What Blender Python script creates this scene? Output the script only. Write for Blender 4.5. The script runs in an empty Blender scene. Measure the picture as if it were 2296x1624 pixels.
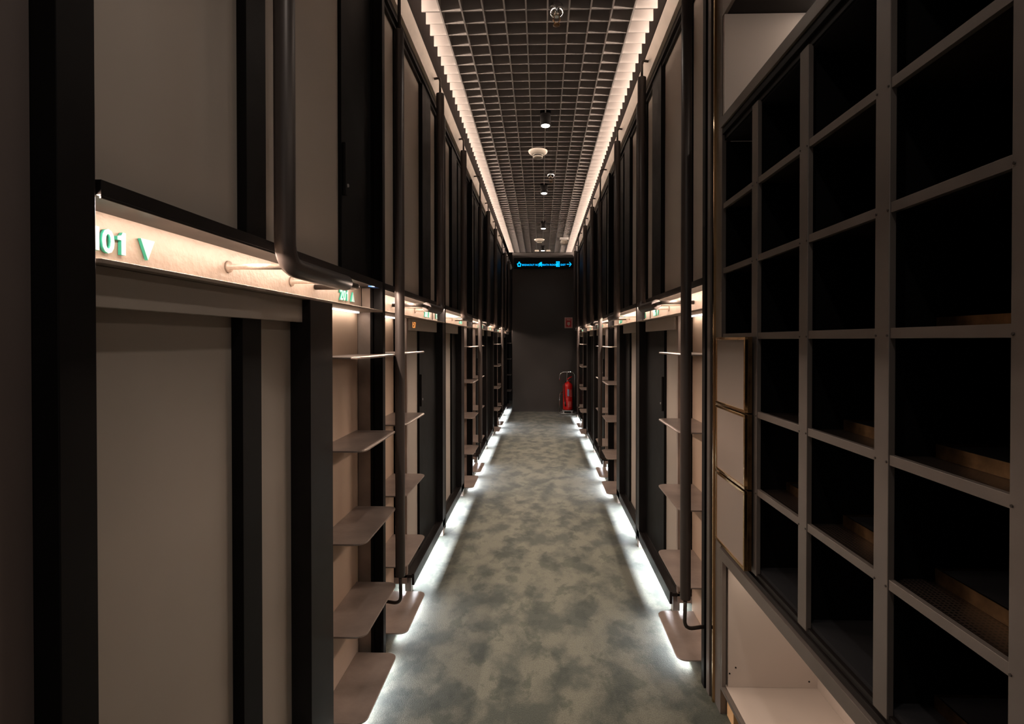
import bpy, bmesh, math, random
from mathutils import Vector, Matrix
random.seed(7)
S = bpy.context.scene
COL = S.collection
PI = math.pi
# ------------------------------------------------------------------ camera
EYE = 1.25
cam_d = bpy.data.cameras.new('camera'); cam = bpy.data.objects.new('camera', cam_d); COL.objects.link(cam)
cam.location = (0, 0, EYE)
cam.rotation_euler = (math.radians(89.5), 0, math.radians(1.5))
cam_d.sensor_width = 36; cam_d.lens = 1221.0 / 2296 * 36
cam_d.shift_x = (1148 - 1181) / 2296.0
cam_d.shift_y = (773.6 - 812) / 2296.0
cam_d.clip_start = 0.02
S.camera = cam
S.view_settings.view_transform = 'Standard'; S.view_settings.look = 'None'
S.view_settings.exposure = 0.12; S.view_settings.gamma = 1.0
# ------------------------------------------------------------------ world (dim lobby light that reaches in from the open end)
W = bpy.data.worlds.new('world'); S.world = W; W.use_nodes = True
W.node_tree.nodes['Background'].inputs[0].default_value = (1.0, 0.90, 0.82, 1)
W.node_tree.nodes['Background'].inputs[1].default_value = 0.25
WARM = (1.0, 0.78, 0.63); SOFT = (1.0, 0.82, 0.66); COOL = (0.90, 0.95, 1.0); SPOT = (1.0, 0.88, 0.77)
def area(name, loc, rot, sx, sy, power, col):
    l = bpy.data.lights.new(name, 'AREA'); l.shape = 'RECTANGLE'; l.size = sx; l.size_y = sy
    l.energy = power; l.color = col
    o = bpy.data.objects.new(name, l); o.location = loc; o.rotation_euler = rot; COL.objects.link(o); return o
def spot(name, loc, power, col, deg=135):
    l = bpy.data.lights.new(name, 'SPOT'); l.energy = power; l.color = col; l.spot_size = math.radians(deg); l.spot_blend = 1.0
    l.shadow_soft_size = .03
    o = bpy.data.objects.new(name, l); o.location = loc; COL.objects.link(o); return o
# side frame: d = depth behind the front plane of the posts, y = distance down the corridor
FX = {-1: .62, 1: .585}; SH = {-1: 0.0, 1: -.16}
def PX(s, d): return s * (FX[s] + d)
def PT(s, d, y, z): return Vector((PX(s, d), y + SH[s], z))
MID = [2.12, 4.90, 7.68, 10.46]; BND = [.72, 3.51, 6.29, 9.07]
CEIL = 2.775
YEND = 9.53
P_COVE = 7; P_BAND = 10.5; P_WEB = 1.55; P_FLOOR = 12; P_NICHE = .2; P_SPOT = 8
segs = {-1: [(.74, 2.1), (2.16, 3.5), (3.56, 4.88), (4.94, 6.27), (6.33, 7.66), (7.72, 9.05), (9.1, 10.4)],
        1: [(2.18, 3.5), (3.56, 4.88), (4.94, 6.27), (6.33, 7.66), (7.72, 9.05)]}
fsegs = {s: [(.76, 1.59)] * (s < 0) + [(2.66 + k * 2.78, 4.36 + k * 2.78) for k in range(3)][:3 if s < 0 else 3] for s in (-1, 1)}
lsegs = {s: [(m - .41, m - .02) for m in MID[:3] if not (s > 0 and m < 3)] + [(m + .12, m + .49) for m in MID[:3]] for s in (-1, 1)}
for s in (-1, 1):
    ya, yb = (-1.2, 9.5) if s < 0 else (2.16, 9.66)
    n = 3
    for k in range(n):
        a = ya + (yb - ya) * k / n; b = ya + (yb - ya) * (k + 1) / n
        area('cove_light', PT(s, .035, (a + b) / 2, 2.750), (0, PI - s * math.radians(76), 0), .012, b - a, P_COVE * (b - a), WARM)
    for a, b in fsegs[s]:
        area('floor_light', PT(s, .070, (a + b) / 2, .081), (0, s * math.radians(50), 0), .012, b - a, P_FLOOR * (b - a), COOL)
    for a, b in lsegs[s]:
        area('floor_light', PT(s, -.01, (a + b) / 2, .0225), (0, s * math.radians(80), 0), .006, b - a, P_FLOOR * .5 * (b - a), COOL)
    for a, b in segs[s]:
        kf = .15 if a > 7 else 1
        area('band_light', PT(s, .0098, (a + b) / 2, 1.4525), (0, s * math.radians(50), 0), .002, b - a, P_BAND * kf * (b - a), WARM)
        area('web_light', PT(s, .0125, (a + b) / 2, 1.4535), (0, s * math.radians(-30), 0), .002, b - a, P_WEB * (b - a), WARM)
    for m in MID[:3]:
        for u0, u1 in ((m - .5, m - .02), (m + .04, m + .5)):
            if s > 0 and u0 < 2.1: continue
            area('niche_light', PT(s, .075, (u0 + u1) / 2, 1.352), (0, s * math.radians(-20), 0), .008, u1 - u0, P_NICHE, SOFT)

# ------------------------------------------------------------------ materials
def mat(name, col, rough=.5, metal=0., noise=0., nscale=8., bump=0., bscale=60., emit=None, estr=0., coat=0.):
    m = bpy.data.materials.new(name); m.use_nodes = True; nt = m.node_tree; N = nt.nodes; L = nt.links
    b = N['Principled BSDF']; b.inputs['Roughness'].default_value = rough; b.inputs['Metallic'].default_value = metal
    b.inputs['Base Color'].default_value = (*col, 1)
    if coat: b.inputs['Coat Weight'].default_value = coat
    tc = N.new('ShaderNodeTexCoord')
    if noise:
        n = N.new('ShaderNodeTexNoise'); n.inputs['Scale'].default_value = nscale; n.inputs['Detail'].default_value = 6
        L.new(tc.outputs['Object'], n.inputs['Vector'])
        r = N.new('ShaderNodeValToRGB'); r.color_ramp.elements[0].position = .3; r.color_ramp.elements[1].position = .7
        r.color_ramp.elements[0].color = (*[c * (1 - noise) for c in col], 1)
        r.color_ramp.elements[1].color = (*[min(1, c * (1 + noise)) for c in col], 1)
        L.new(n.outputs['Fac'], r.inputs['Fac']); L.new(r.outputs['Color'], b.inputs['Base Color'])
        mr = N.new('ShaderNodeMapRange'); mr.inputs['To Min'].default_value = rough * .85; mr.inputs['To Max'].default_value = min(1, rough * 1.2)
        L.new(n.outputs['Fac'], mr.inputs['Value']); L.new(mr.outputs['Result'], b.inputs['Roughness'])
    if bump:
        n2 = N.new('ShaderNodeTexNoise'); n2.inputs['Scale'].default_value = bscale; n2.inputs['Detail'].default_value = 4
        L.new(tc.outputs['Object'], n2.inputs['Vector'])
        bp = N.new('ShaderNodeBump'); bp.inputs['Strength'].default_value = bump; bp.inputs['Distance'].default_value = .004
        L.new(n2.outputs['Fac'], bp.inputs['Height']); L.new(bp.outputs['Normal'], b.inputs['Normal'])
    if emit:
        b.inputs['Emission Color'].default_value = (*emit, 1); b.inputs['Emission Strength'].default_value = estr
    return m
M = {}
M['brown'] = mat('brown_metal', (.31, .25, .22), .38, .3, .28, 7, .15, 90)
M['band'] = mat('band_metal', (.31, .25, .205), .45, .15, .15, 9, .45, 70)
M['niche'] = mat('brown_paint_lit', (.47, .345, .26), .5, 0, .08, 4)  # the brown paint again, lighter and oranger to stand in for niche light
M['black'] = mat('black_metal', (.007, .006, .006), .5, .2, .2, 12)
M['dark'] = mat('dark_brown_metal', (.013, .0105, .010), .42, .2, .2, 9)
M['clad'] = mat('cladding_brown', (.10, .075, .068), .6, 0, .1, 3)
M['leaf'] = mat('dark_door', (.006, .006, .006), .5, 0, .1, 5)
M['panel'] = mat('taupe_panel', (.36, .31, .265), .55, 0, .05, 2.5)
M['tube'] = mat('black_tube', (.060, .048, .044), .40, .3)
M['rod'] = mat('dark_rod', (.06, .05, .045), .35, .6)
M['louver'] = mat('louver_paint', (.31, .29, .28), .45, .0, .05, 20)
M['ledge'] = mat('ledge_paint', (.80, .71, .63), .5, 0, .1, 10, .1, 60)
M['slab'] = mat('plenum_dark', (.02, .017, .017), .8)
M['endwall'] = mat('end_wall_paint', (.038, .032, .030), .65, 0, .1, 2)
M['frame'] = mat('cabinet_frame_metal', (.155, .13, .115), .4, .35, .1, 10)
M['cubby'] = mat('cubby_black', (.002, .002, .002), .8)
M['cream'] = mat('cream_laminate', (.50, .425, .375), .6, 0, .04, 3)
M['brass'] = mat('brass', (.72, .47, .24), .16, 1.0, .08, 15)
M['oldbrass'] = mat('tarnished_brass', (.17, .10, .05), .42, 1.0, .5, 30)
M['felt'] = mat('grey_felt', (.016, .016, .018), .9)
M['boxface'] = mat('drawer_face', (.26, .21, .18), .45, 0, .05, 5)
M['white'] = mat('white_plastic', (.62, .57, .50), .45)
M['chrome'] = mat('chrome', (.75, .75, .75), .12, 1.0)
M['red'] = mat('red_enamel', (.62, .012, .010), .3, coat=.3)
M['rubber'] = mat('black_rubber', (.01, .01, .01), .5)
M['numface'] = mat('acrylic_face', (.42, .62, .64), .3)
M['numside'] = mat('acrylic_edge', (.06, .52, .38), .3)
M['wood'] = mat('pale_wood', (.62, .36, .17), .5, 0, .15, 20)
M['glowb'] = mat('blue_glow', (.0, .1, .2), .5, emit=(.0, .42, .95), estr=1.5)
M['led'] = mat('led_diffuser', (.9, .9, .9), .5, emit=(1, .93, .86), estr=4.5)
M['lamp'] = mat('lamp_lens', (.9, .9, .9), .5, emit=(1, .93, .82), estr=14)
M['orange'] = mat('orange_digits', (.2, .05, .01), .5, emit=(1, .35, .08), estr=1.1)
M['signred'] = mat('sign_red', (.50, .02, .025), .5)
M['signwhite'] = mat('sign_white', (.62, .50, .45), .5)
M['steel'] = mat('raw_steel', (.35, .34, .33), .4, .6)

def carpet():
    m = bpy.data.materials.new('camo_carpet'); m.use_nodes = True; nt = m.node_tree; N = nt.nodes; L = nt.links
    b = N['Principled BSDF']; b.inputs['Roughness'].default_value = .95
    b.inputs['Sheen Weight'].default_value = .15
    tc = N.new('ShaderNodeTexCoord'); mp = N.new('ShaderNodeMapping'); mp.inputs['Scale'].default_value = (3.4, 2.3, 1)
    L.new(tc.outputs['Object'], mp.inputs['Vector'])
    def ns(sc, det, dis, rough=.55):
        n = N.new('ShaderNodeTexNoise'); n.inputs['Scale'].default_value = sc; n.inputs['Detail'].default_value = det
        n.inputs['Distortion'].default_value = dis; n.inputs['Roughness'].default_value = rough
        L.new(mp.outputs['Vector'], n.inputs['Vector']); return n
    def ramp(src, p0, p1, c0, c1):
        r = N.new('ShaderNodeValToRGB'); r.color_ramp.elements[0].position = p0; r.color_ramp.elements[1].position = p1
        r.color_ramp.elements[0].color = (*c0, 1); r.color_ramp.elements[1].color = (*c1, 1); L.new(src, r.inputs['Fac']); return r
    a = ns(2.2, 4, 0.1, .55); c = ns(2.9, 5, .25, .62); f = ns(85, 3, 0)
    base = ramp(a.outputs['Fac'], 0.40, .57, (.034, .042, .031), (.100, .102, .076))
    spots = ramp(c.outputs['Fac'], .40, .48, (.52, .59, .55), (1, 1, 1))
    fine = ramp(f.outputs['Fac'], .3, .7, (.62, .62, .62), (1.28, 1.28, 1.28))
    mx = N.new('ShaderNodeMix'); mx.data_type = 'RGBA'; mx.blend_type = 'MULTIPLY'; mx.inputs['Factor'].default_value = 1
    L.new(base.outputs['Color'], mx.inputs[6]); L.new(spots.outputs['Color'], mx.inputs[7])
    m2 = N.new('ShaderNodeMix'); m2.data_type = 'RGBA'; m2.blend_type = 'MULTIPLY'; m2.inputs['Factor'].default_value = 1
    L.new(mx.outputs[2], m2.inputs[6]); L.new(fine.outputs['Color'], m2.inputs[7])
    L.new(m2.outputs[2], b.inputs['Base Color'])
    bp = N.new('ShaderNodeBump'); bp.inputs['Strength'].default_value = .4; bp.inputs['Distance'].default_value = .004
    L.new(f.outputs['Fac'], bp.inputs['Height']); L.new(bp.outputs['Normal'], b.inputs['Normal'])
    return m
for k_, v_ in (('cubby', .1), ('leaf', .1), ('black', .12), ('felt', .1), ('dark', .2), ('slab', .1)): M[k_].node_tree.nodes['Principled BSDF'].inputs['Specular IOR Level'].default_value = v_
M['carpet'] = carpet()
def perforated():
    m = bpy.data.materials.new('perforated_metal'); m.use_nodes = True; nt = m.node_tree; N = nt.nodes; L = nt.links
    b = N['Principled BSDF']; b.inputs['Roughness'].default_value = .4; b.inputs['Metallic'].default_value = .6
    tc = N.new('ShaderNodeTexCoord'); v = N.new('ShaderNodeTexVoronoi'); v.inputs['Scale'].default_value = 130; v.inputs['Randomness'].default_value = 0
    L.new(tc.outputs['Object'], v.inputs['Vector'])
    r = N.new('ShaderNodeValToRGB'); r.color_ramp.interpolation = 'CONSTANT'
    r.color_ramp.elements[0].color = (.003, .003, .003, 1); r.color_ramp.elements[1].position = .36; r.color_ramp.elements[1].color = (.05, .035, .028, 1)
    L.new(v.outputs['Distance'], r.inputs['Fac']); L.new(r.outputs['Color'], b.inputs['Base Color']); return m
M['perf'] = perforated()

# ------------------------------------------------------------------ helpers
WL = {}   # world location of every object's origin
def box(bm, x0, x1, y0, y1, z0, z1):
    x0, x1 = sorted((x0, x1)); y0, y1 = sorted((y0, y1)); z0, z1 = sorted((z0, z1))
    v = [bm.verts.new(p) for p in ((x0, y0, z0), (x1, y0, z0), (x1, y1, z0), (x0, y1, z0), (x0, y0, z1), (x1, y0, z1), (x1, y1, z1), (x0, y1, z1))]
    for f in ((3, 2, 1, 0), (4, 5, 6, 7), (0, 1, 5, 4), (1, 2, 6, 5), (2, 3, 7, 6), (3, 0, 4, 7)):
        bm.faces.new([v[i] for i in f])
def sbox(bm, s, d0, d1, y0, y1, z0, z1): box(bm, PX(s, d0), PX(s, d1), y0 + SH[s], y1 + SH[s], z0, z1)
def tube(bm, pts, r, n=14, caps=True):
    pts = [Vector(p) for p in pts]; rings = []; up = None
    for i, p in enumerate(pts):
        t = (pts[min(i + 1, len(pts) - 1)] - pts[max(i - 1, 0)]).normalized()
        if up is None:
            up = Vector((0, 0, 1)) if abs(t.z) < .9 else Vector((1, 0, 0))
        a = (up - t * up.dot(t)).normalized(); b = t.cross(a); up = a
        rr = r[i] if isinstance(r, (list, tuple)) else r
        rings.append([bm.verts.new(p + (a * math.cos(2 * PI * k / n) + b * math.sin(2 * PI * k / n)) * rr) for k in range(n)])
    for i in range(len(rings) - 1):
        for k in range(n):
            f = bm.faces.new((rings[i][k], rings[i][(k + 1) % n], rings[i + 1][(k + 1) % n], rings[i + 1][k])); f.smooth = True
    if caps:
        bm.faces.new(list(reversed(rings[0]))); bm.faces.new(rings[-1])
def fillet(pts, rad, n=7):
    pts = [Vector(p) for p in pts]; out = [pts[0]]
    for i in range(1, len(pts) - 1):
        a = (pts[i - 1] - pts[i]); b = (pts[i + 1] - pts[i]); r = min(rad, a.length * .49, b.length * .49)
        p0 = pts[i] + a.normalized() * r; p1 = pts[i] + b.normalized() * r
        for k in range(n + 1):
            t = k / n; out.append(p0.lerp(pts[i], t).lerp(pts[i].lerp(p1, t), t))
    out.append(pts[-1]); return out
def lathe(bm, prof, c, n=28, axis='z'):
    rings = []
    for (r, h) in prof:
        ring = []
        for k in range(n):
            a = 2 * PI * k / n; ring.append(bm.verts.new(Vector(c) + Vector((r * math.cos(a), r * math.sin(a), h))))
        rings.append(ring)
    for i in range(len(rings) - 1):
        for k in range(n):
            f = bm.faces.new((rings[i][k], rings[i][(k + 1) % n], rings[i + 1][(k + 1) % n], rings[i + 1][k])); f.smooth = True
    bm.faces.new(list(reversed(rings[0]))); bm.faces.new(rings[-1])
def new(): return bmesh.new()
def setp(o, label=None, cat=None, group=None, kind=None):
    if label: o['label'] = label
    if cat: o['category'] = cat
    if group: o['group'] = group
    if kind: o['kind'] = kind
    return o
def obj(name, bm, m, parent=None, bevel=0., label=None, mats=None):
    bmesh.ops.recalc_face_normals(bm, faces=bm.faces[:])
    co = [v.co for v in bm.verts]
    if parent is None:
        org = Vector(((min(c.x for c in co) + max(c.x for c in co)) / 2, (min(c.y for c in co) + max(c.y for c in co)) / 2, min(c.z for c in co)))
    else: org = WL[parent.name]
    bmesh.ops.translate(bm, verts=bm.verts[:], vec=-org)
    me = bpy.data.meshes.new(name); bm.to_mesh(me); bm.free()
    for mm in (mats or [m]): me.materials.append(mm)
    o = bpy.data.objects.new(name, me); COL.objects.link(o)
    if parent is None: o.location = org
    else: o.parent = parent
    WL[o.name] = org
    if bevel:
        b = o.modifiers.new('bevel', 'BEVEL'); b.width = bevel; b.segments = 2; b.limit_method = 'ANGLE'
    if label: o['label'] = label
    return o
def thing(name, loc, label, cat, group=None):
    o = bpy.data.objects.new(name, None); o.empty_display_size = .05; COL.objects.link(o); o.location = loc; WL[o.name] = Vector(loc)
    return setp(o, label, cat, group)
def struct(name, bm, m, **k): return setp(obj(name, bm, m, **k), kind='structure')
def text_bm(txt, size, extr, mw, offset=0.0, align='LEFT'):
    c = bpy.data.curves.new('t', 'FONT'); c.body = txt; c.size = size; c.extrude = extr; c.offset = offset; c.align_x = align; c.resolution_u = 3
    o = bpy.data.objects.new('t', c); COL.objects.link(o)
    dg = bpy.context.evaluated_depsgraph_get(); me = bpy.data.meshes.new_from_object(o.evaluated_get(dg))
    bm = new(); bm.from_mesh(me)
    for f in bm.faces: f.normal_update()
    bmesh.ops.remove_doubles(bm, verts=bm.verts[:], dist=size * 1e-4)
    for f in bm.faces:
        f.normal_update(); f.material_index = 0 if abs(f.normal.z) > .7 else 1
    bmesh.ops.transform(bm, matrix=mw, verts=bm.verts[:])
    bpy.data.objects.remove(o); bpy.data.curves.remove(c); bpy.data.meshes.remove(me)
    return bm
def mtx(x, y, z, o):
    return Matrix(((x[0], y[0], z[0], o[0]), (x[1], y[1], z[1], o[1]), (x[2], y[2], z[2], o[2]), (0, 0, 0, 1)))
def prism(bm, poly, mw, t):   # poly in local xy, extruded along local z by t
    a = [bm.verts.new(mw @ Vector((x, y, 0))) for x, y in poly]; b = [bm.verts.new(mw @ Vector((x, y, t))) for x, y in poly]
    bm.faces.new(list(reversed(a))).material_index = 0; bm.faces.new(b).material_index = 0
    n = len(poly)
    for i in range(n):
        f = bm.faces.new((a[i], a[(i + 1) % n], b[(i + 1) % n], b[i])); f.material_index = 1
ORD = ['nearest', 'second', 'third', 'fourth', 'fifth', 'sixth', 'seventh', 'eighth', 'ninth']
SN = {-1: 'left', 1: 'right'}

# ------------------------------------------------------------------ structure
bm = new(); box(bm, -.86, 1.12, -1.6, 11.4, -.06, 0); struct('floor', bm, M['carpet'])
bm = new(); box(bm, -.86, -.745, -1.6, 11.4, 0, 3.06); struct('wall_left', bm, M['dark'])
bm = new(); box(bm, .712, 1.12, 1.985, YEND, 0, 3.06); struct('wall_right', bm, M['dark'])
bm = new(); box(bm, -.50, .712, YEND, YEND + .12, 0, 3.06); struct('wall_end', bm, M['endwall'])
bm = new(); box(bm, -.745, 1.12, 11.25, 11.4, 0, 3.06); struct('wall_back', bm, M['endwall'])
bm = new(); box(bm, -.86, 1.12, -1.6, 11.4, 3.06, 3.14); struct('ceiling', bm, M['slab'])
# white egg-crate louvre hung under the slab
bm = new(); lx = [.03 + .0995 * k for k in range(-5, 5)]
ly0 = -.6; ny = int((YEND - ly0) / .099)
for x in lx: box(bm, x - .0035, x + .0035, ly0, YEND - .005, CEIL, CEIL + .055)
for j in range(ny + 1):
    y = ly0 + .06 + j * .099
    if y > YEND - .01: break
    box(bm, -.555, .535, y - .003, y + .003, CEIL + .0005, CEIL + .0545)
lv = struct('ceiling', bm, M['louver']); lv.name = 'ceiling_louvre'

# ------------------------------------------------------------------ posts and beams
def post(s, y, i, kind):
    bm = new(); w = .034
    sbox(bm, s, 0, .010, y - .0, y + w, 0.0 if kind == 'mid' else .03, 2.698)
    sbox(bm, s, .010, .040, y + .011, y + w - .011, 0.0 if kind == 'mid' else .03, 2.698)
    sbox(bm, s, .040, .050, y, y + w, 0.0 if kind == 'mid' else .03, 2.698)
    nm = 'steel_post'
    if kind == 'mid': lab = f'black steel post splitting the {ORD[i]} pair of step ladders on the {SN[s]} wall'
    else: lab = f'black steel post of the {SN[s]} wall between rail tubes, {ORD[i]} such post down the corridor'
    return setp(obj(nm, bm, M['black'], bevel=.001), lab, 'post', 'black steel posts of the pod walls')
for s in (-1, 1):
    for i, y in enumerate(MID[:4]):
        if s > 0 and y > 8: continue
        post(s, y, i, 'mid')
    for i, y in enumerate(BND[1:]):
        post(s, y - .01, i, 'bound')
# big near left post, H section
bm = new(); sbox(bm, -1, -.002, .06, .682, .742, 0, 2.68)
setp(obj('steel_post', bm, M['black'], bevel=.0015), 'wide black steel post closest to the camera, cutting off the 101 number', 'post', 'black steel posts of the pod walls')
# dark side panel left of it
bm = new(); sbox(bm, -1, .033, .12, -.9, .681, 0, 2.68)
setp(obj('cladding_panel', bm, M['clad']), 'dark brown cladding panel at the far left edge, nearest the camera', 'panel')

def bays(s):
    out = []
    st = [BND[0], MID[0], BND[1], MID[1], BND[2], MID[2], BND[3], MID[3]]
    for k in range(7):
        if s > 0 and k in (0, 6): continue
        a, b = st[k] + .034, st[k + 1] - .001
        if k % 2 == 1: b = st[k + 1] - .011
        if k % 2 == 0 and k > 0: a = st[k] + .026
        out.append((k, a, b))
    return out
LOWNUM = {-1: [101, 102, 103, 104, 105, 106, 107], 1: [None, 106, 107, 108, 109, 110, 111]}
def up_layout(k, a, b):
    if k == 0: return [('P', .745, 1.19), ('S', 1.19, 1.275), ('P', 1.275, 1.79), ('D', 1.79, 2.10)]
    if k % 2 == 1:
        o = (k - 1) // 2 * 2.78; L = [('P', 2.16, 2.46), ('S', 2.46, 2.56), ('P', 2.56, 2.98), ('S', 2.98, 3.2), ('P', 3.2, 3.42), ('D', 3.42, 3.495)]
        if k > 1: L = [('D', 2.16, 2.50), ('P', 2.50, 2.62), ('D', 2.62, 3.495)]
    else:
        o = (k - 2) // 2 * 2.78; L = [('D', 3.54, 3.70), ('P', 3.70, 3.97), ('S', 3.97, 4.2), ('P', 4.2, 4.33), ('D', 4.33, 4.895)]
    return [(t, u + o, v + o) for t, u, v in L]
def low_layout(k):
    if k == 0: return [('P', .745, 1.17), ('S', 1.17, 1.25), ('P', 1.25, 1.60), ('F', 1.45, 1.605)], (.745, 1.45)
    if k % 2 == 1:
        o = (k - 1) // 2 * 2.78; L = [('F2', 2.64, 2.662), ('P', 2.662, 2.95), ('D', 2.95, 3.42), ('F', 3.42, 3.495)]; h = (2.662, 3.34)
        if k > 1: L = [('F2', 2.64, 2.662), ('P', 2.662, 2.80), ('D', 2.80, 3.40), ('F', 3.40, 3.495)]
    else:
        o = (k - 2) // 2 * 2.78; L = [('D', 3.54, 3.72), ('P', 3.72, 4.03), ('D', 4.03, 4.23), ('F', 4.23, 4.385)]; h = (3.56, 4.2)
    return [(t, u + o, v + o) for t, u, v in L], (h[0] + o, h[1] + o)
def handle(s, y, z, parent, d=.018):
    bm = new(); sbox(bm, s, d, d + .012, y, y + .018, z - .088, z + .088)
    h = obj('door_handle', bm, M['black'], parent, bevel=.003, label='flat black pull handle')
    bm = new(); p = PT(s, d - .001, y + .026, z - .05)
    tube(bm, [p, p + Vector((s * .012, 0, 0))], .006, 12)
    obj('lock_cylinder', bm, M['steel'], parent)
for s in (-1, 1):
    for (k, a, b) in bays(s):
        n = k if s < 0 else k - 1; od = ORD[n]; num = LOWNUM[s][k]; sn = SN[s]
        legible = (s < 0 and k < 2)
        # upper capsule front
        who = f'above the {num} sign' if legible else ''
        t = thing('sleeping_capsule', PT(s, .05, (a + b) / 2, 1.48), f'upper capsule front with taupe and black panels, {od} along the {sn} wall', 'capsule', 'upper capsule fronts')
        z0, z1 = 1.478, 2.698
        for (tp, u, v) in up_layout(k, a, b):
            bm = new()
            if tp == 'P':
                sbox(bm, s, .052, .062, u, v, z0, z1 - .03)
                obj('panel', bm, M['panel'], t)
                if k == 0 and u > 1.2:
                    bm = new(); sbox(bm, s, .0505, .0525, 1.452, 1.4545, z0, z1 - .03); obj('seam', bm, M['black'], t)
            elif tp == 'S':
                sbox(bm, s, .030, .066, u, v, z0, z1 - .03); obj('stile', bm, M['black'], t, bevel=.001)
            else:
                sbox(bm, s, .040, .066, u, v, z0, z1 - .03); obj('door_leaf', bm, M['leaf'], t, bevel=.001)
                if k == 0: handle(s, u + .004, 1.82, t, .028)
        if k == 1: handle(s, 2.485, 1.82, t)
        bm = new(); sbox(bm, s, .02, .07, a, b, z1 - .03, z1 + .0); sbox(bm, s, .035, .045, a, b, z1 - .045, z1 - .03); obj('header', bm, M['dark'], t, bevel=.001)
        bm = new(); sbox(bm, s, .068, .12, a, b, z0, z1); obj('lining', bm, M['leaf'], t)
        # lower capsule front
        lay, hd = low_layout(k)
        t = thing('sleeping_capsule', PT(s, .05, (hd[0] + hd[1]) / 2, .1), f'lower capsule front beside a step ladder, {od} along the {sn} wall', 'capsule', 'lower capsule fronts')
        lo = min(u for _, u, _ in lay); hi = max(v for _, _, v in lay)
        for (tp, u, v) in lay:
            bm = new()
            if tp == 'P': sbox(bm, s, .055, .065, u, v, .10, 1.345); obj('panel', bm, M['panel'], t)
            elif tp == 'S': sbox(bm, s, .030, .068, u, v, .10, 1.32); obj('stile', bm, M['black'], t, bevel=.001)
            elif tp == 'D':
                sbox(bm, s, .042, .070, u, v, .10, 1.345); obj('door_leaf', bm, M['leaf'], t, bevel=.001)
                if k % 2 == 1: handle(s, u + .002, .975, t, .03)
            elif tp == 'F': sbox(bm, s, .0, .10, u, v, .055, 1.3585); obj('frame', bm, M['dark'], t, bevel=.001)
            else: sbox(bm, s, .035, .10, u, v, .055, 1.3585); obj('frame', bm, M['brown'], t, bevel=.001)
        bm = new(); sbox(bm, s, .022, .034, hd[0], hd[1], 1.298, 1.3585); hh = obj('header', bm, M['panel'], t, bevel=.001)
        bm = new(); sbox(bm, s, .071, .12, lo, hi, .10, 1.3585); obj('lining', bm, M['leaf'], t)
        bm = new(); sbox(bm, s, .0, .012, lo, hi, .05, .105); sbox(bm, s, .012, .115, lo, hi, .085, .0995); sbox(bm, s, .040, .052, lo, hi, .0995, .108)
        obj('sill', bm, M['dark'], t, bevel=.001)
        bm = new(); sbox(bm, s, .02, .05, lo + .02, lo + .06, 0, .085); obj('foot', bm, M['brown'], t)
        bm = new(); sbox(bm, s, .004, .03, hi - .05, hi, 0, .05); obj('foot', bm, M['brown'], t)
        if s < 0 and k == 1:
            y0 = 2.70
            mw = mtx((0, 1, 0), (0, 0, 1), (1, 0, 0), PT(s, .0215, y0, 1.312))
            obj('digital_clock', text_bm('1:57', .042, .0006, mw), M['orange'], t, mats=[M['orange'], M['orange']], label='glowing orange digits of a clock')
        # beam with its cove
        bt = thing('steel_beam', PT(s, .05, (a + b) / 2, 1.359), '-', 'beam')
        bm = new(); sbox(bm, s, 0, .09, a, b, 1.455, 1.477); sbox(bm, s, 0, .003, a, b, 1.4502, 1.455); obj('top_flange', bm, M['dark'], bt, bevel=.0008, label='top flange darkened as shade')  # dark paint stands in for shade; added lip hides the LED from view
        bm = new(); sbox(bm, s, .085, .092, a, b, 1.366, 1.455); obj('web', bm, M['band'], bt)
        bm = new(); sbox(bm, s, .0, .09, a, b, 1.359, 1.366); obj('bottom_flange', bm, M['band'], bt, bevel=.0008)
        setp(bt, (f'warmly lit channel beam carrying the {num} sign, {od} on the {sn} wall' if legible else f'warmly lit brown channel beam between the bunk levels, {od} on the {sn} wall'), 'beam', 'channel beams between bunk levels')
        # numbers
        def sign(txt, tri, y, word):
            if s > 0: xd = Vector((0, -1, 0))
            else: xd = Vector((0, 1, 0))
            zd = Vector((-s, 0, 0)); o = PT(s, .084, y, 1.392)
            g = thing('room_number_sign', o, word, 'sign', 'turquoise bunk number signs')
            mw = mtx(xd, (0, 0, 1), zd, o + zd * .003)
            nb = new(); hh = .0375
            for ci, ch in enumerate(txt):
                mc = mtx(xd, (0, 0, 1), zd, o + xd * (.0275 * ci))
                if ch == '1': prism(nb, [(px_ * hh, py_ * hh) for px_, py_ in ((.34, 0), (.60, 0), (.60, 1), (.42, 1), (.34, .86), (.12, .80), (.12, .64), (.34, .64))], mc, .006)
                else:
                    tb = text_bm(ch, .052, .003, mtx(xd, (0, 0, 1), zd, o + xd * (.0275 * ci) + zd * .003), .0014)
                    tm = bpy.data.meshes.new('t'); tb.to_mesh(tm); tb.free(); nb.from_mesh(tm); bpy.data.meshes.remove(tm)
            obj('numerals', nb, M['numface'], g, mats=[M['numface'], M['numside']])
            bm = new(); ao = o + xd * .112 + zd * .0; mw2 = mtx(xd, (0, 0, 1), zd, ao)
            poly = [(0, .036), (.017, 0), (.034, .036)] if tri == 'd' else [(0, 0), (.034, 0), (.017, .036)]
            prism(bm, poly, mw2, .006); obj('arrow', bm, None, g, mats=[M['numface'], M['numside']])
        def lbl(txt, tri, ya):
            w = 'down' if tri == 'd' else 'up'
            if s < 0 and k == 0: return f'turquoise number {txt} with {w} pointing triangle on the near left beam'
            return f'turquoise bunk number with {w} triangle on the {od} beam of the {sn} wall'
        upn = str(num + 100)
        if s < 0:
            if k < 6: sign(str(num), 'd', a + .068, lbl(str(num), 'd', a)); sign(upn, 'u', b - .240, lbl(upn, 'u', b))
        else:
            if k < 6: sign(str(num), 'd', b - .085, lbl(str(num), 'd', b)); sign(upn, 'u', a + .262, lbl(upn, 'u', a))

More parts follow.
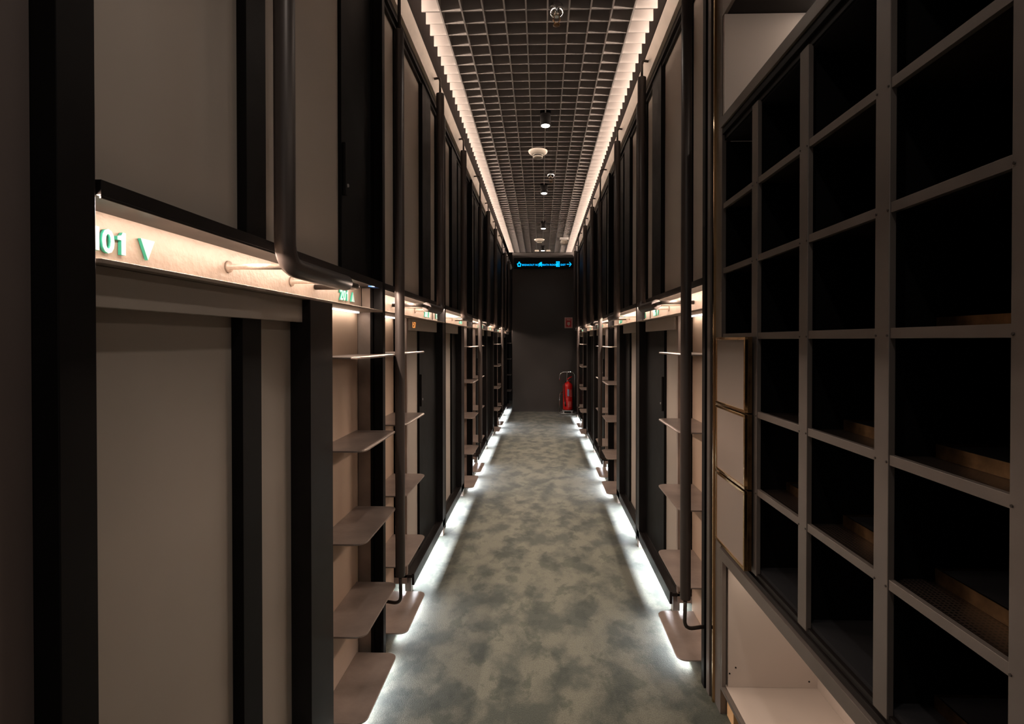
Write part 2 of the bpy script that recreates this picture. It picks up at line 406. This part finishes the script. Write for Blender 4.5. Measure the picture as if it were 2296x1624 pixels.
bm = new(); sbox(bm, -1, .006, .030, 2.035, 2.10, 1.4512, 1.4545)
setp(obj('tape_strip', bm, mat('blue_film', (.05, .16, .55), .4)), 'small strip of blue film under the beam flange right of the 201 sign', 'tape')
# continuous ledge under the louvre
for s in (-1, 1):
    ya, yb = (-1.0, 11.2) if s < 0 else (2.13, YEND + .155)
    bm = new(); sbox(bm, s, .0, .12, ya, yb, 2.6985, 2.712)
    sec = [(-.034, 2.738), (0.0, 2.693), (.0, 2.705), (-.026, 2.738)]
    e0 = [bm.verts.new(PT(s, d_, ya - SH[s], z_)) for d_, z_ in sec]; e1 = [bm.verts.new(PT(s, d_, yb - SH[s], z_)) for d_, z_ in sec]
    bm.faces.new(e0); bm.faces.new(e1)
    for q_ in range(4): bm.faces.new((e0[q_], e0[(q_ + 1) % 4], e1[(q_ + 1) % 4], e1[q_]))
    setp(obj('ceiling_ledge', bm, M['ledge']), f'pale steel ledge running along the top of the {SN[s]} wall under the louvre', 'ledge', 'ledges under the louvre')
    bm = new(); sbox(bm, s, .10, .124, ya, yb, 2.713, 2.86)
    setp(obj('cove_board', bm, M['ledge']), f'warm lit upstand board behind the {SN[s]} ledge at ceiling level', 'board', 'cove boards')
    bm = new(); tube(bm, [PT(s, -.031, ya, 2.7425), PT(s, -.031, yb - .02, 2.7425)], .0042, 10)
    setp(obj('cable_rail', bm, M['black']), f'thin black rail running beside the {SN[s]} ledge below the louvre', 'rail', 'thin rails at the louvre edge')

bm = new(); box(bm, .622, .711, 8.96, YEND - .002, 0, 2.68)
setp(obj('cladding_panel', bm, M['dark']), 'dark cladding at the far end of the right wall beside the extinguisher', 'panel')
# ------------------------------------------------------------------ step ladders
def ladder(s, m, near, i):
    if near: a, b = m - .50, m - .008; ta, tb = m - .415, m - .02; pa = m - .515
    else: a, b = m + .034, m + .52; ta, tb = m + .12, m + .50; pa = m + .034
    od = ORD[i]; pos = 'near' if near else 'far'
    t = thing('step_ladder', PT(s, .05, (a + b) / 2, 0), f'brown steel tread ladder on the {pos} side of the {od} middle post, {SN[s]} wall', 'ladder', 'recessed tread ladders')
    bm = new(); sbox(bm, s, .10, .106, pa, b + (.008 if near else 0), .0, 1.3585); obj('back_panel', bm, M['niche'], t)
    if near:
        bm = new(); sbox(bm, s, .051, .10, m + .004, m + .012, .0, 1.3585); sbox(bm, s, .051, .084, m + .004, m + .012, 1.367, 1.454); obj('side_plate', bm, M['brown'], t)
    for j in range(5):
        z = (.024, .301, .597, .893, 1.190)[j]; r = .035; d0, d1 = -.062, .0995
        poly = []
        for (cx, cy, a0) in ((d0 + r, ta + r, PI), (d0 + r, tb - r, PI / 2)):
            for q in range(7):
                an = a0 + (PI / 2) * q / 6 if cy < (ta + tb) / 2 else a0 + (PI / 2) * q / 6
                poly.append((cx + r * math.cos(an), cy + r * math.sin(an)))
        # order: corner near (PI..3PI/2) and corner far (PI/2..PI)
        c1 = poly[:7]; c2 = poly[7:]
        out = [(d1, ta)] + list(reversed(c1)) + list(reversed(c2)) + [(d1, tb)]
        bm = new()
        lo_ = [bm.verts.new(PT(s, x, y, z)) for x, y in out]; hi_ = [bm.verts.new(PT(s, x, y, z + .006)) for x, y in out]
        bm.faces.new(lo_); bm.faces.new(hi_); n = len(out)
        for q in range(n): bm.faces.new((lo_[q], lo_[(q + 1) % n], hi_[(q + 1) % n], hi_[q]))
        sbox(bm, s, .060, .0995, ta, ta + .005, z - .03, z)
        obj('tread', bm, M['brown'], t, bevel=.0012)
    bm = new(); sbox(bm, s, .080, .092, a + .03, b - .03, 1.3535, 1.3585); obj('led_strip', bm, M['led'], t, label='bright white light strip')
for s in (-1, 1):
    for i, m in enumerate(MID[:3]):
        ladder(s, m, True, i) if not (s > 0 and i == 0) else None
        ladder(s, m, False, i)
ladder(-1, MID[3], True, 3)

# ------------------------------------------------------------------ rails
def pole(s, m, i):
    y = m - .03; d = -.075; od = ORD[i]
    t = thing('grab_pole', PT(s, d, y, .23), f'tall black sleeved grab pole before the {od} middle post, {SN[s]} wall', 'grab pole', 'straight grab poles')
    bm = new(); tube(bm, [PT(s, d, y, .335), PT(s, d, y, 2.44)], .0185, 18); obj('grip', bm, M['tube'], t, bevel=.002)
    bm = new(); tube(bm, fillet([PT(s, -.002, y + .03, .222), PT(s, d, y + .01, .222), PT(s, d, y, .34)], .035), .0065, 10); obj('rod', bm, M['rod'], t); bm = new()
    tube(bm, fillet([PT(s, d, y, 2.43), PT(s, d, y, 2.72), PT(s, -.021, y, 2.715)], .03), .0065, 10)
    obj('rod', bm, M['rod'], t)
def lrail(s, m, dirn, i):
    # vertical part away from the ladder, foot bending towards the middle post
    yv = m + dirn * .93; ye = m + dirn * .56; d = -.055; z = 1.415
    pos = 'near' if dirn < 0 else 'far'
    t = thing('grab_rail', PT(s, d, yv, 1.41), f'black L-shaped grab rail on the {pos} side of the {ORD[i]} middle post, {SN[s]} wall', 'grab rail', 'L-shaped grab rails')
    bm = new(); tube(bm, fillet([PT(s, d, yv, 2.63), PT(s, d, yv, z), PT(s, d, ye, z)], .06), .0225, 18); obj('grip', bm, M['tube'], t, bevel=.002)
    bm = new(); tube(bm, fillet([PT(s, d, yv, 2.62), PT(s, d, yv, 2.72), PT(s, -.021, yv, 2.715)], .03), .0065, 10); obj('rod', bm, M['rod'], t); bm = new()
    tube(bm, fillet([PT(s, d, ye + dirn * .01, z), PT(s, d, ye - dirn * .12, z), PT(s, .083, ye - dirn * .12, z)], .03), .0085, 10)
    obj('rod', bm, M['rod'], t)
    for yb in (yv - dirn * .02, ye + dirn * .04):
        bm = new(); tube(bm, [PT(s, d + .015, yb, z), PT(s, .079, yb, z), PT(s, .080, yb, z), PT(s, .0845, yb, z)], [.0065, .0065, .013, .014], 12)
        obj('bracket', bm, M['band'], t)
for s in (-1, 1):
    for i, m in enumerate(MID[:4]):
        if s > 0 and i > 2: continue
        pole(s, m, i)
        if not (s > 0 and i == 0): lrail(s, m, -1, i)
        if not (s < 0 and i == 3): lrail(s, m, 1, i)

# ------------------------------------------------------------------ ceiling fittings
for i, y in enumerate((-1.0, .6, 2.29, 3.70, 5.40, 7.10, 8.85)):
    vis = i >= 2
    spot('spot_lamp', (.03, y, 2.694), P_SPOT * (1 if vis else 2.2), SPOT)  # unseen near spots are added without housings, boosted to fill the near end
    if not vis: continue
    t = thing('spotlight', (.03, y, 2.698), f'black cylinder spotlight with bright lens, {ORD[i - 2]} down the louvre ceiling', 'spotlight', 'ceiling spotlights')
    bm = new(); lathe(bm, [(.034, 0), (.036, .003), (.036, .10), (.006, .11), (.006, .32)], (.03, y, 2.702)); obj('housing', bm, M['black'], t)
    bm = new(); lathe(bm, [(.027, 0), (.029, .002), (.029, .004)], (.03, y, 2.6978)); obj('lens', bm, M['lamp'], t, label='glowing warm white lens')
for i, y in enumerate((4.40, 8.25)):
    t = thing('smoke_detector', (-.025, y, 2.72), f'cream round smoke detector under the louvre, {"nearer" if i == 0 else "farther"} one', 'smoke detector', 'smoke detectors')
    bm = new(); lathe(bm, [(.040, .022), (.055, .026), (.072, .040), (.077, .050), (.077, .056)], (-.025, y, 2.718)); obj('base', bm, M['white'], t)
    bm = new(); lathe(bm, [(.030, 0), (.038, .003), (.040, .010), (.036, .012), (.036, .020), (.042, .023)], (-.025, y, 2.718)); obj('sensor_head', bm, M['white'], t)
    bm = new(); lathe(bm, [(.037, .0115), (.0375, .013), (.0375, .019), (.037, .0205)], (-.025, y, 2.718)); obj('vent_slot', bm, M['black'], t, label='dark vent ring')
for i, (x, y) in enumerate(((.071, 2.50), (.089, 4.97))):
    t = thing('sprinkler', (x, y, 2.68), f'chrome sprinkler head hanging through the louvre, {"nearer" if i == 0 else "farther"} one', 'sprinkler', 'sprinkler heads')
    bm = new(); lathe(bm, [(.012, .045), (.028, .055), (.034, .075), (.030, .095), (.012, .10), (.01, .2)], (x, y, 2.68), 20); obj('escutcheon', bm, M['chrome'], t)
    bm = new()
    for q in (-1, 1): tube(bm, [(x + q * .010, y, 2.728), (x + q * .016, y, 2.712), (x + q * .003, y, 2.69)], .0025, 8)
    lathe(bm, [(.006, .004), (.016, .006), (.016, .009), (.004, .012)], (x, y, 2.68), 18); obj('deflector', bm, M['oldbrass'], t)
t = thing('emergency_light', (.344, 8.1, 2.68), 'white rounded emergency light box hanging at the right of the far ceiling', 'emergency light')
bm = new(); box(bm, .280, .408, 8.08, 8.16, 2.735, 2.773); obj('housing', bm, M['steel'], t, bevel=.003)
bm = new()
tube(bm, [(.344, 8.12, 2.734), (.344, 8.12, 2.70), (.344, 8.12, 2.672), (.344, 8.12, 2.668)], [.050, .058, .052, .02], 24); obj('diffuser', bm, M['white'], t)
for i, x in enumerate((-.07, .12)):
    bm = new(); box(bm, x - .035, x + .035, 9.2, 9.23, 2.745, 2.774)
    setp(obj('junction_box', bm, M['white'], bevel=.003), f'small white ceiling box just {"left" if i == 0 else "right"} of the farthest spotlight', 'box', 'small white ceiling boxes')

# ------------------------------------------------------------------ end wall items
yw = YEND - .001
t = thing('direction_sign', (.055, yw, 2.48), 'black overhead sign with glowing blue icons, words and arrow on the end wall', 'sign')
bm = new(); box(bm, -.47, .60, yw - .035, yw, 2.50, 2.685); obj('panel', bm, M['leaf'], t, bevel=.002)
def wmtx(x, z): return mtx((1, 0, 0), (0, 0, 1), (0, -1, 0), (x, yw - .036, z))
def wx(px): return (px - 1213) * 9.5 / 1221.0 + 0.002
def wz(py): return EYE + (763 - py) * 9.5 / 1221.0
obj('lettering', text_bm('BREAKOUT ROOM', .043, .001, wmtx(wx(1170), wz(596.5)), .0006), M['glowb'], t, mats=[M['glowb']] * 2, label='glowing blue words')
obj('lettering', text_bm('BATH ROOMS', .043, .001, wmtx(wx(1217), wz(596.5)), .0006), M['glowb'], t, mats=[M['glowb']] * 2, label='glowing blue words')
obj('lettering', text_bm('EXIT', .043, .001, wmtx(wx(1256.5), wz(596.5)), .0006), M['glowb'], t, mats=[M['glowb']] * 2, label='glowing blue word')
def icon(poly, px, py, sc):
    bm = new(); mw = wmtx(wx(px), wz(py))
    for pl in poly: prism(bm, [(x * sc, y * sc) for x, y in pl], mw, .002)
    obj('icon', bm, M['glowb'], t, mats=[M['glowb']] * 2)
def q(x0, y0, x1, y1): return [(x0, y0), (x1, y0), (x1, y1), (x0, y1)]
icon([q(-3.6, -5.5, 3.6, -3.2), [(-5, 1), (-3.6, -3.2), (-1.6, -3.2), (-2.4, 1)], [(2.4, 1), (1.6, -3.2), (3.6, -3.2), (5, 1)], [(-5, 1), (5, 1), (2, 3), (-2, 3)], q(-1.5, 3, 1.5, 5.5)], 1164, 593, .0078)
icon([[(-4.4, 0), (2, -1.6), (4, .4), (3.6, 5), (0, 4)], [(-1, -1), (1, -1), (4.4, -5.5), (2.4, -5.5), (0, -2.6), (-2.4, -5.5), (-4.2, -5.5)]], 1211, 593, .0078)
icon([q(-4, -6, -2.6, 6), q(2.6, -6, 4, 6), q(-2.6, 4.6, 2.6, 6), q(-2.6, -6, 2.6, -4.6), q(-1.8, 0, 1.8, 3.6), q(-1.8, -3.8, 1.8, -.8)], 1250.5, 593, .0078)
icon([q(-5.5, -.7, 2.8, .7), [(0, 4.6), (1.2, 5), (5.5, 0), (1.2, -5), (0, -4.6), (3.6, 0)]], 1275.5, 593.5, .0078)
# fire notice
t = thing('fire_notice', (.482, yw, 1.46), 'red and white FIRE notice with down arrow on the end wall', 'sign')
bm = new(); box(bm, .412, .552, yw - .004, yw, 1.46, 1.646); obj('plate', bm, M['signwhite'], t)
bm = new(); y1 = yw - .005
mw = lambda x, z: mtx((1, 0, 0), (0, 0, 1), (0, -1, 0), (x, yw - .0042, z))
prism(bm, q(.022, .020, .118, .166), mw(.412, 1.46), .0012)
for j in range(8):
    zz = .004 + j * .0225
    prism(bm, [(.002, zz), (.002, zz + .010), (.018, zz + .017), (.018, zz + .007)], mw(.412, 1.46), .0012)
    prism(bm, [(.122, zz), (.122, zz + .010), (.138, zz + .017), (.138, zz + .007)], mw(.412, 1.46), .0012)
for j in range(4):
    xx = .026 + j * .024
    for zb in (.003, .170): prism(bm, [(xx, zb), (xx + .010, zb), (xx + .016, zb + .013), (xx + .006, zb + .013)], mw(.412, 1.46), .0012)
obj('red_print', bm, M['signred'], t, mats=[M['signred']] * 2)
obj('lettering', text_bm('FIRE', .037, .0004, mtx((1, 0, 0), (0, 0, 1), (0, -1, 0), (.482, yw - .006, 1.46 + .132)), .0012, 'CENTER'), M['signwhite'], t, mats=[M['signwhite']] * 2)
bm = new(); prism(bm, [(-.022, .04), (-.022, .012), (-.032, .012), (0, -.028), (.032, .012), (.022, .012), (.022, .04)], mtx((1, 0, 0), (0, 0, 1), (0, -1, 0), (.482, yw - .0056, 1.46 + .065)), .0008)
obj('arrow', bm, M['signwhite'], t, mats=[M['signwhite']] * 2)
# extinguisher and stand
ex, ey = .452, 9.30
t = thing('fire_extinguisher', (ex, ey, .06), 'red fire extinguisher with black hose standing by the end wall', 'fire extinguisher')
bm = new(); lathe(bm, [(.060, .0), (.080, .008), (.083, .025), (.083, .40), (.078, .43), (.060, .452), (.030, .468), (.020, .475), (.020, .482)], (ex + .005, ey, .062), 32); obj('cylinder', bm, M['red'], t)
bm = new(); lathe(bm, [(.0834, 0), (.0842, .001), (.0842, .006), (.0834, .007)], (ex + .005, ey, .245), 32); obj('weld_ring', bm, M['red'], t)
bm = new(); lathe(bm, [(.018, 0), (.018, .03), (.012, .04)], (ex + .005, ey, .54), 16); box(bm, ex - .035, ex + .01, ey - .012, ey + .012, .553, .57); obj('valve', bm, M['chrome'], t)
bm = new(); tube(bm, [(ex - .01, ey - .01, .57), (ex + .02, ey - .012, .60), (ex + .075, ey - .012, .63)], .009, 8); tube(bm, [(ex, ey - .01, .55), (ex + .05, ey - .012, .56)], .006, 8); obj('lever', bm, M['red'], t)
bm = new(); tube(bm, fillet([(ex - .03, ey - .015, .56), (ex - .062, ey - .05, .52), (ex - .060, ey - .088, .35), (ex - .045, ey - .091, .20)], .06), .008, 10); tube(bm, [(ex - .045, ey - .091, .21), (ex - .036, ey - .092, .13)], [.009, .013], 10); obj('hose', bm, M['rubber'], t)
bm = new()
for k in range(9):
    pass
def patch(bm, a0, a1, z0, z1, r=.0836, n=8):
    v = []
    for k in range(n + 1):
        a = a0 + (a1 - a0) * k / n; x = ex + .005 + r * math.sin(a); y = ey - r * math.cos(a)
        v.append((bm.verts.new((x, y, z0)), bm.verts.new((x, y, z1))))
    for k in range(n): bm.faces.new((v[k][0], v[k + 1][0], v[k + 1][1], v[k][1]))
patch(bm, -.12, .25, .30, .42)
obj('label_sticker', bm, mat('sticker_blue', (.25, .35, .50), .5), t, label='pale blue instruction sticker')
bm = new()
for j in range(6): patch(bm, .42, .42 + .5, .29 + j * .022, .30 + j * .022)
for j in range(5): patch(bm, .1, .8, .12 + j * .020, .127 + j * .020)
obj('printing', bm, mat('sticker_print', (.75, .35, .32), .5), t, label='rows of pale printing')
t = thing('extinguisher_stand', (ex, ey + .02, 0), 'chrome tube stand holding the fire extinguisher', 'stand')
bm = new(); yb = ey + .02
tube(bm, fillet([(ex - .135, yb, .56), (ex - .135, yb, .655), (ex - .09, yb, .705), (ex + .09, yb, .705), (ex + .125, yb, .66), (ex + .125, yb + .07, .03)], .05), .009, 12)
tube(bm, [(ex - .005, yb, .705), (ex - .005, yb + .075, .54), (ex - .005, yb + .088, .03)], .012, 12)
tube(bm, fillet([(ex - .07, yb + .07, .36), (ex - .13, yb + .02, .34), (ex - .14, yb, .02)], .05), .009, 12)
obj('tube_frame', bm, M['chrome'], t)
bm = new(); tube(bm, fillet([(ex - .15, yb, .012), (ex - .12, yb - .13, .012), (ex + .13, yb - .13, .012), (ex + .16, yb, .012)], .05), .010, 12); tube(bm, [(ex - .15, yb + .07, .012), (ex + .16, yb + .07, .012)], .010, 12)
box(bm, ex - .09, ex + .09, yb - .1, yb + .09, .045, .060); box(bm, ex - .08, ex - .06, yb - .13, yb - .1, .01, .06); box(bm, ex + .06, ex + .08, yb - .13, yb - .1, .01, .06)
obj('base', bm, M['steel'], t)

# ------------------------------------------------------------------ pigeonhole cabinet on the right
XC = .60; XB = .95
SZ = [.61, .826, 1.0425, 1.262, 1.4785, 1.6925, 1.905]; PY = [.385, .672, .956, 1.244, 1.530]
t = thing('pigeonhole_cabinet', (.78, 1.1, 0), 'tall open pigeonhole cabinet with grey metal grid along the right wall', 'cabinet')
def strip_post(y): 
    bm = new(); box(bm, XC, XC + .012, y, y + .040, SZ[0] - .02, SZ[-1] + .01); return bm
for y in PY: obj('post', strip_post(y), M['frame'], t, bevel=.001)
for j, z in enumerate(SZ[1:-1]):
    for i in range(len(PY) + 1):
        ya = PY[i - 1] + .0405 if i else .10; yb_ = PY[i] - .0005 if i < len(PY) else 1.818
        if i == 5 and j < 2: pass
        bm = new(); box(bm, XC + .002, XC + .012, ya, yb_, z - .009, z + .009); obj('shelf_rail', bm, M['frame'], t, bevel=.0006)
bm = new()
for z in SZ[1:-1]: box(bm, XC + .0125, XB, .10, 1.818, z - .003, z + .003)
obj('shelf', bm, M['perf'], t, label='black perforated shelves')
for y in PY:
    bm = new(); box(bm, XC + .0125, XB, y + .017, y + .021, SZ[0] - .0015, SZ[-1] + .0015); obj('divider', bm, M['cubby'], t)
bm = new(); box(bm, XB, XB + .02, .10, 1.825, .56, 1.984); obj('back_panel', bm, M['cubby'], t)
bm = new(); box(bm, XC + .013, XB, 1.8185, 1.826, SZ[0], SZ[-1]); obj('side_panel', bm, M['cubby'], t)
bm = new(); box(bm, XC + .0125, XB, .10, 1.8185, SZ[0] - .012, SZ[0] - .002); obj('bottom_board', bm, M['felt'], t)
bm = new(); box(bm, XC + .0125, XB, .10, 1.8185, SZ[-1] + .002, SZ[-1] + .01); obj('top_board', bm, M['felt'], t)
bm = new(); box(bm, XC - .006, XC + .030, .10, 1.826, .524, .560); obj('bottom_rail', bm, M['frame'], t, bevel=.001)
bm = new(); box(bm, XC + .004, XC + .030, .10, 1.826, .5605, .576); box(bm, XC + .010, XC + .030, .10, 1.826, .576, .590); box(bm, XC + .004, XC + .014, .10, 1.826, .590, .597); obj('sliding_track', bm, M['dark'], t, bevel=.001)
bm = new(); box(bm, XC - .006, XC + .030, .10, 1.826, 1.952, 1.985); obj('top_rail', bm, M['frame'], t, bevel=.001)
bm = new(); box(bm, XC + .000, XC + .030, .10, 1.826, 1.930, 1.9515); box(bm, XC + .008, XC + .030, .10, 1.826, 1.912, 1.930); obj('sliding_track', bm, M['black'], t, bevel=.001)
end_t = thing('cabinet_end', (.78, 1.9, 0), 'narrow dark end panel with brass strip between pigeonholes and bunk wall', 'panel')
ct = t; t = end_t
bm = new(); box(bm, XC + .0, XB + .02, 1.8265, 1.895, .0, 2.50); obj('stile', bm, M['frame'], t)
bm = new(); box(bm, XC - .008, XC, 1.884, 1.894, .0, 2.68); obj('trim', bm, M['brass'], t, label='thin brass edge strip')
bm = new(); box(bm, XC - .010, XC + .40, 1.918, 1.950, .0, 2.68); obj('trim', bm, M['frame'], t, label='grey metal end strip')
bm = new(); box(bm, XC - .004, XC + .40, 1.896, 1.917, 0, 2.68); obj('end_board', bm, M['black'], t)
t = ct
# small screws at the crossings
bm = new()
for y in PY:
    for z in SZ[1:-1]:
        for q_ in (.004, .036): tube(bm, [(XC + .001, y + q_, z - .004), (XC - .0015, y + q_, z - .004)], .0022, 6)
obj('screw', bm, M['rod'], t).__setitem__('kind', 'stuff')
# lower niche
t = thing('lower_niche', (.78, 1.1, 0), 'cream lined open niche below the pigeonhole cabinet', 'niche')
bm = new(); box(bm, XC + .02, .925, 1.812, 1.8255, .10, .524); obj('side_panel', bm, M['cream'], t)
bm = new(); box(bm, .9115, .925, .10, 1.8115, .10, .5235); obj('back_panel', bm, M['cream'], t)
bm = new(); box(bm, XC + .014, .9255, .10, 1.8255, .088, .0995); obj('bottom_panel', bm, M['cream'], t)
bm = new(); box(bm, XC + .0, XC + .012, .10, 1.8255, .085, .0995); box(bm, XC, XC + .012, 1.812, 1.8255, .0995, .5235); obj('edge_strip', bm, M['frame'], t)
bm = new(); box(bm, XC + .02, XC + .05, 1.76, 1.82, .0, .0875); obj('leg', bm, M['wood'], t, label='pale wood block')
bm = new()
for (x, z) in ((.625, .145), (.645, .165), (.885, .122)): tube(bm, [(x, 1.8125, z), (x, 1.8105, z)], .0028, 8)
obj('peg_hole', bm, M['black'], t).__setitem__('kind', 'stuff')
# upper niche
t = thing('upper_niche', (.78, 1.1, 1.99), 'lit cream niche above the pigeonhole cabinet with a light strip', 'niche')
bm = new(); box(bm, XC + .002, .925, 1.812, 1.8255, 1.986, 2.320); obj('side_panel', bm, M['cream'], t)
bm = new(); box(bm, .9115, .925, .10, 1.8115, 1.986, 2.320); obj('back_panel', bm, M['cream'], t)
bm = new(); box(bm, XC + .012, .925, .10, 1.8255, 2.321, 2.335); obj('top_panel', bm, M['dark'], t)
bm = new(); box(bm, XC, XC + .011, .10, 1.8255, 2.321, 2.40); obj('front_rail', bm, M['frame'], t)
bm = new(); box(bm, .893, .905, .14, 1.80, 2.309, 2.3205); obj('led_strip', bm, M['led'], t, label='bright linear light strip')
area('niche_light', (.885, .97, 2.305), (0, math.radians(25), 0), .012, 1.6, 1.1, SOFT)
area('niche_light', (XC + .04, .97, .515), (0, math.radians(-35), 0), .012, 1.6, 1.3, SOFT)  # added lamp under the rail, there only to brighten the lower niche
bm = new(); box(bm, .99, 1.12, -1.6, 1.985, 0, 3.06); w = struct('wall_right', bm, M['dark'])
bm = new(); box(bm, XC + .012, .97, .10, 1.82, 2.42, 2.68); setp(obj('bulkhead', bm, M['dark']), 'dark bulkhead panel over the lit niche on the right', 'panel')
# brass framed drawers in the far column
for j in range(3):
    z0 = SZ[j] + .002 - (.014 if j == 0 else 0); z1 = SZ[j + 1] - .003; xa, xb = .572, .64; y0, y1 = 1.545, 1.80
    lab = ['lowest', 'middle', 'topmost'][j]
    t = thing('brass_framed_box', (.60, 1.67, z0), f'{lab} of three brass edged grey drawer boxes at the far end of the pigeonholes', 'drawer box', 'brass edged drawer boxes')
    bm = new(); w_ = .0085
    for (a, b, c, d_) in ((y0, y1, z0, z0 + w_), (y0, y1, z1 - w_, z1), (y0, y0 + w_, z0 + w_, z1 - w_), (y1 - w_, y1, z0 + w_, z1 - w_)): box(bm, xa, xa + .010, a, b, c, d_)
    obj('rim', bm, M['brass'], t, bevel=.001, label='polished brass rim')
    bm = new(); box(bm, xa + .003, xa + .009, y0 + w_, y1 - w_, z0 + w_, z1 - w_); obj('front', bm, M['boxface'], t)
    bm = new(); box(bm, xa + .0105, .5935, y0 + .001, y1, z0, z1); obj('body', bm, M['oldbrass'], t)
# brass trays standing in the pigeonholes
rows = {1: 'the second shelf up', 2: 'the third shelf up', 3: 'the shelf at eye level', 0: 'the bottom board'}
for (ci, ya, yb_, js, cn) in ((0, .70, .962, (0, 1, 2, 3), 'the nearest full column'), (1, .985, 1.25, (1, 2), 'the middle column'), (2, 1.273, 1.536, (1,), 'the column beside the drawer boxes')):
    for j in js:
        z = SZ[j] + (.0035 if j else -.0015); x0, x1 = .685, .90
        t = thing('brass_tray', ((x0 + x1) / 2, (ya + yb_) / 2, z), f'tarnished brass tray on {rows[j]} in {cn}', 'tray', 'brass trays in the pigeonholes')
        bm = new(); h = .024
        box(bm, x0, x0 + .002, ya, yb_, z, z + h); box(bm, x1 - .002, x1, ya, yb_, z, z + h); box(bm, x0 + .002, x1 - .002, ya, ya + .002, z, z + h); box(bm, x0 + .002, x1 - .002, yb_ - .002, yb_, z, z + h)
        obj('rim', bm, M['oldbrass'], t)
        bm = new(); box(bm, x0 + .002, x1 - .002, ya + .002, yb_ - .002, z, z + h - .004); obj('lining', bm, M['felt'], t)
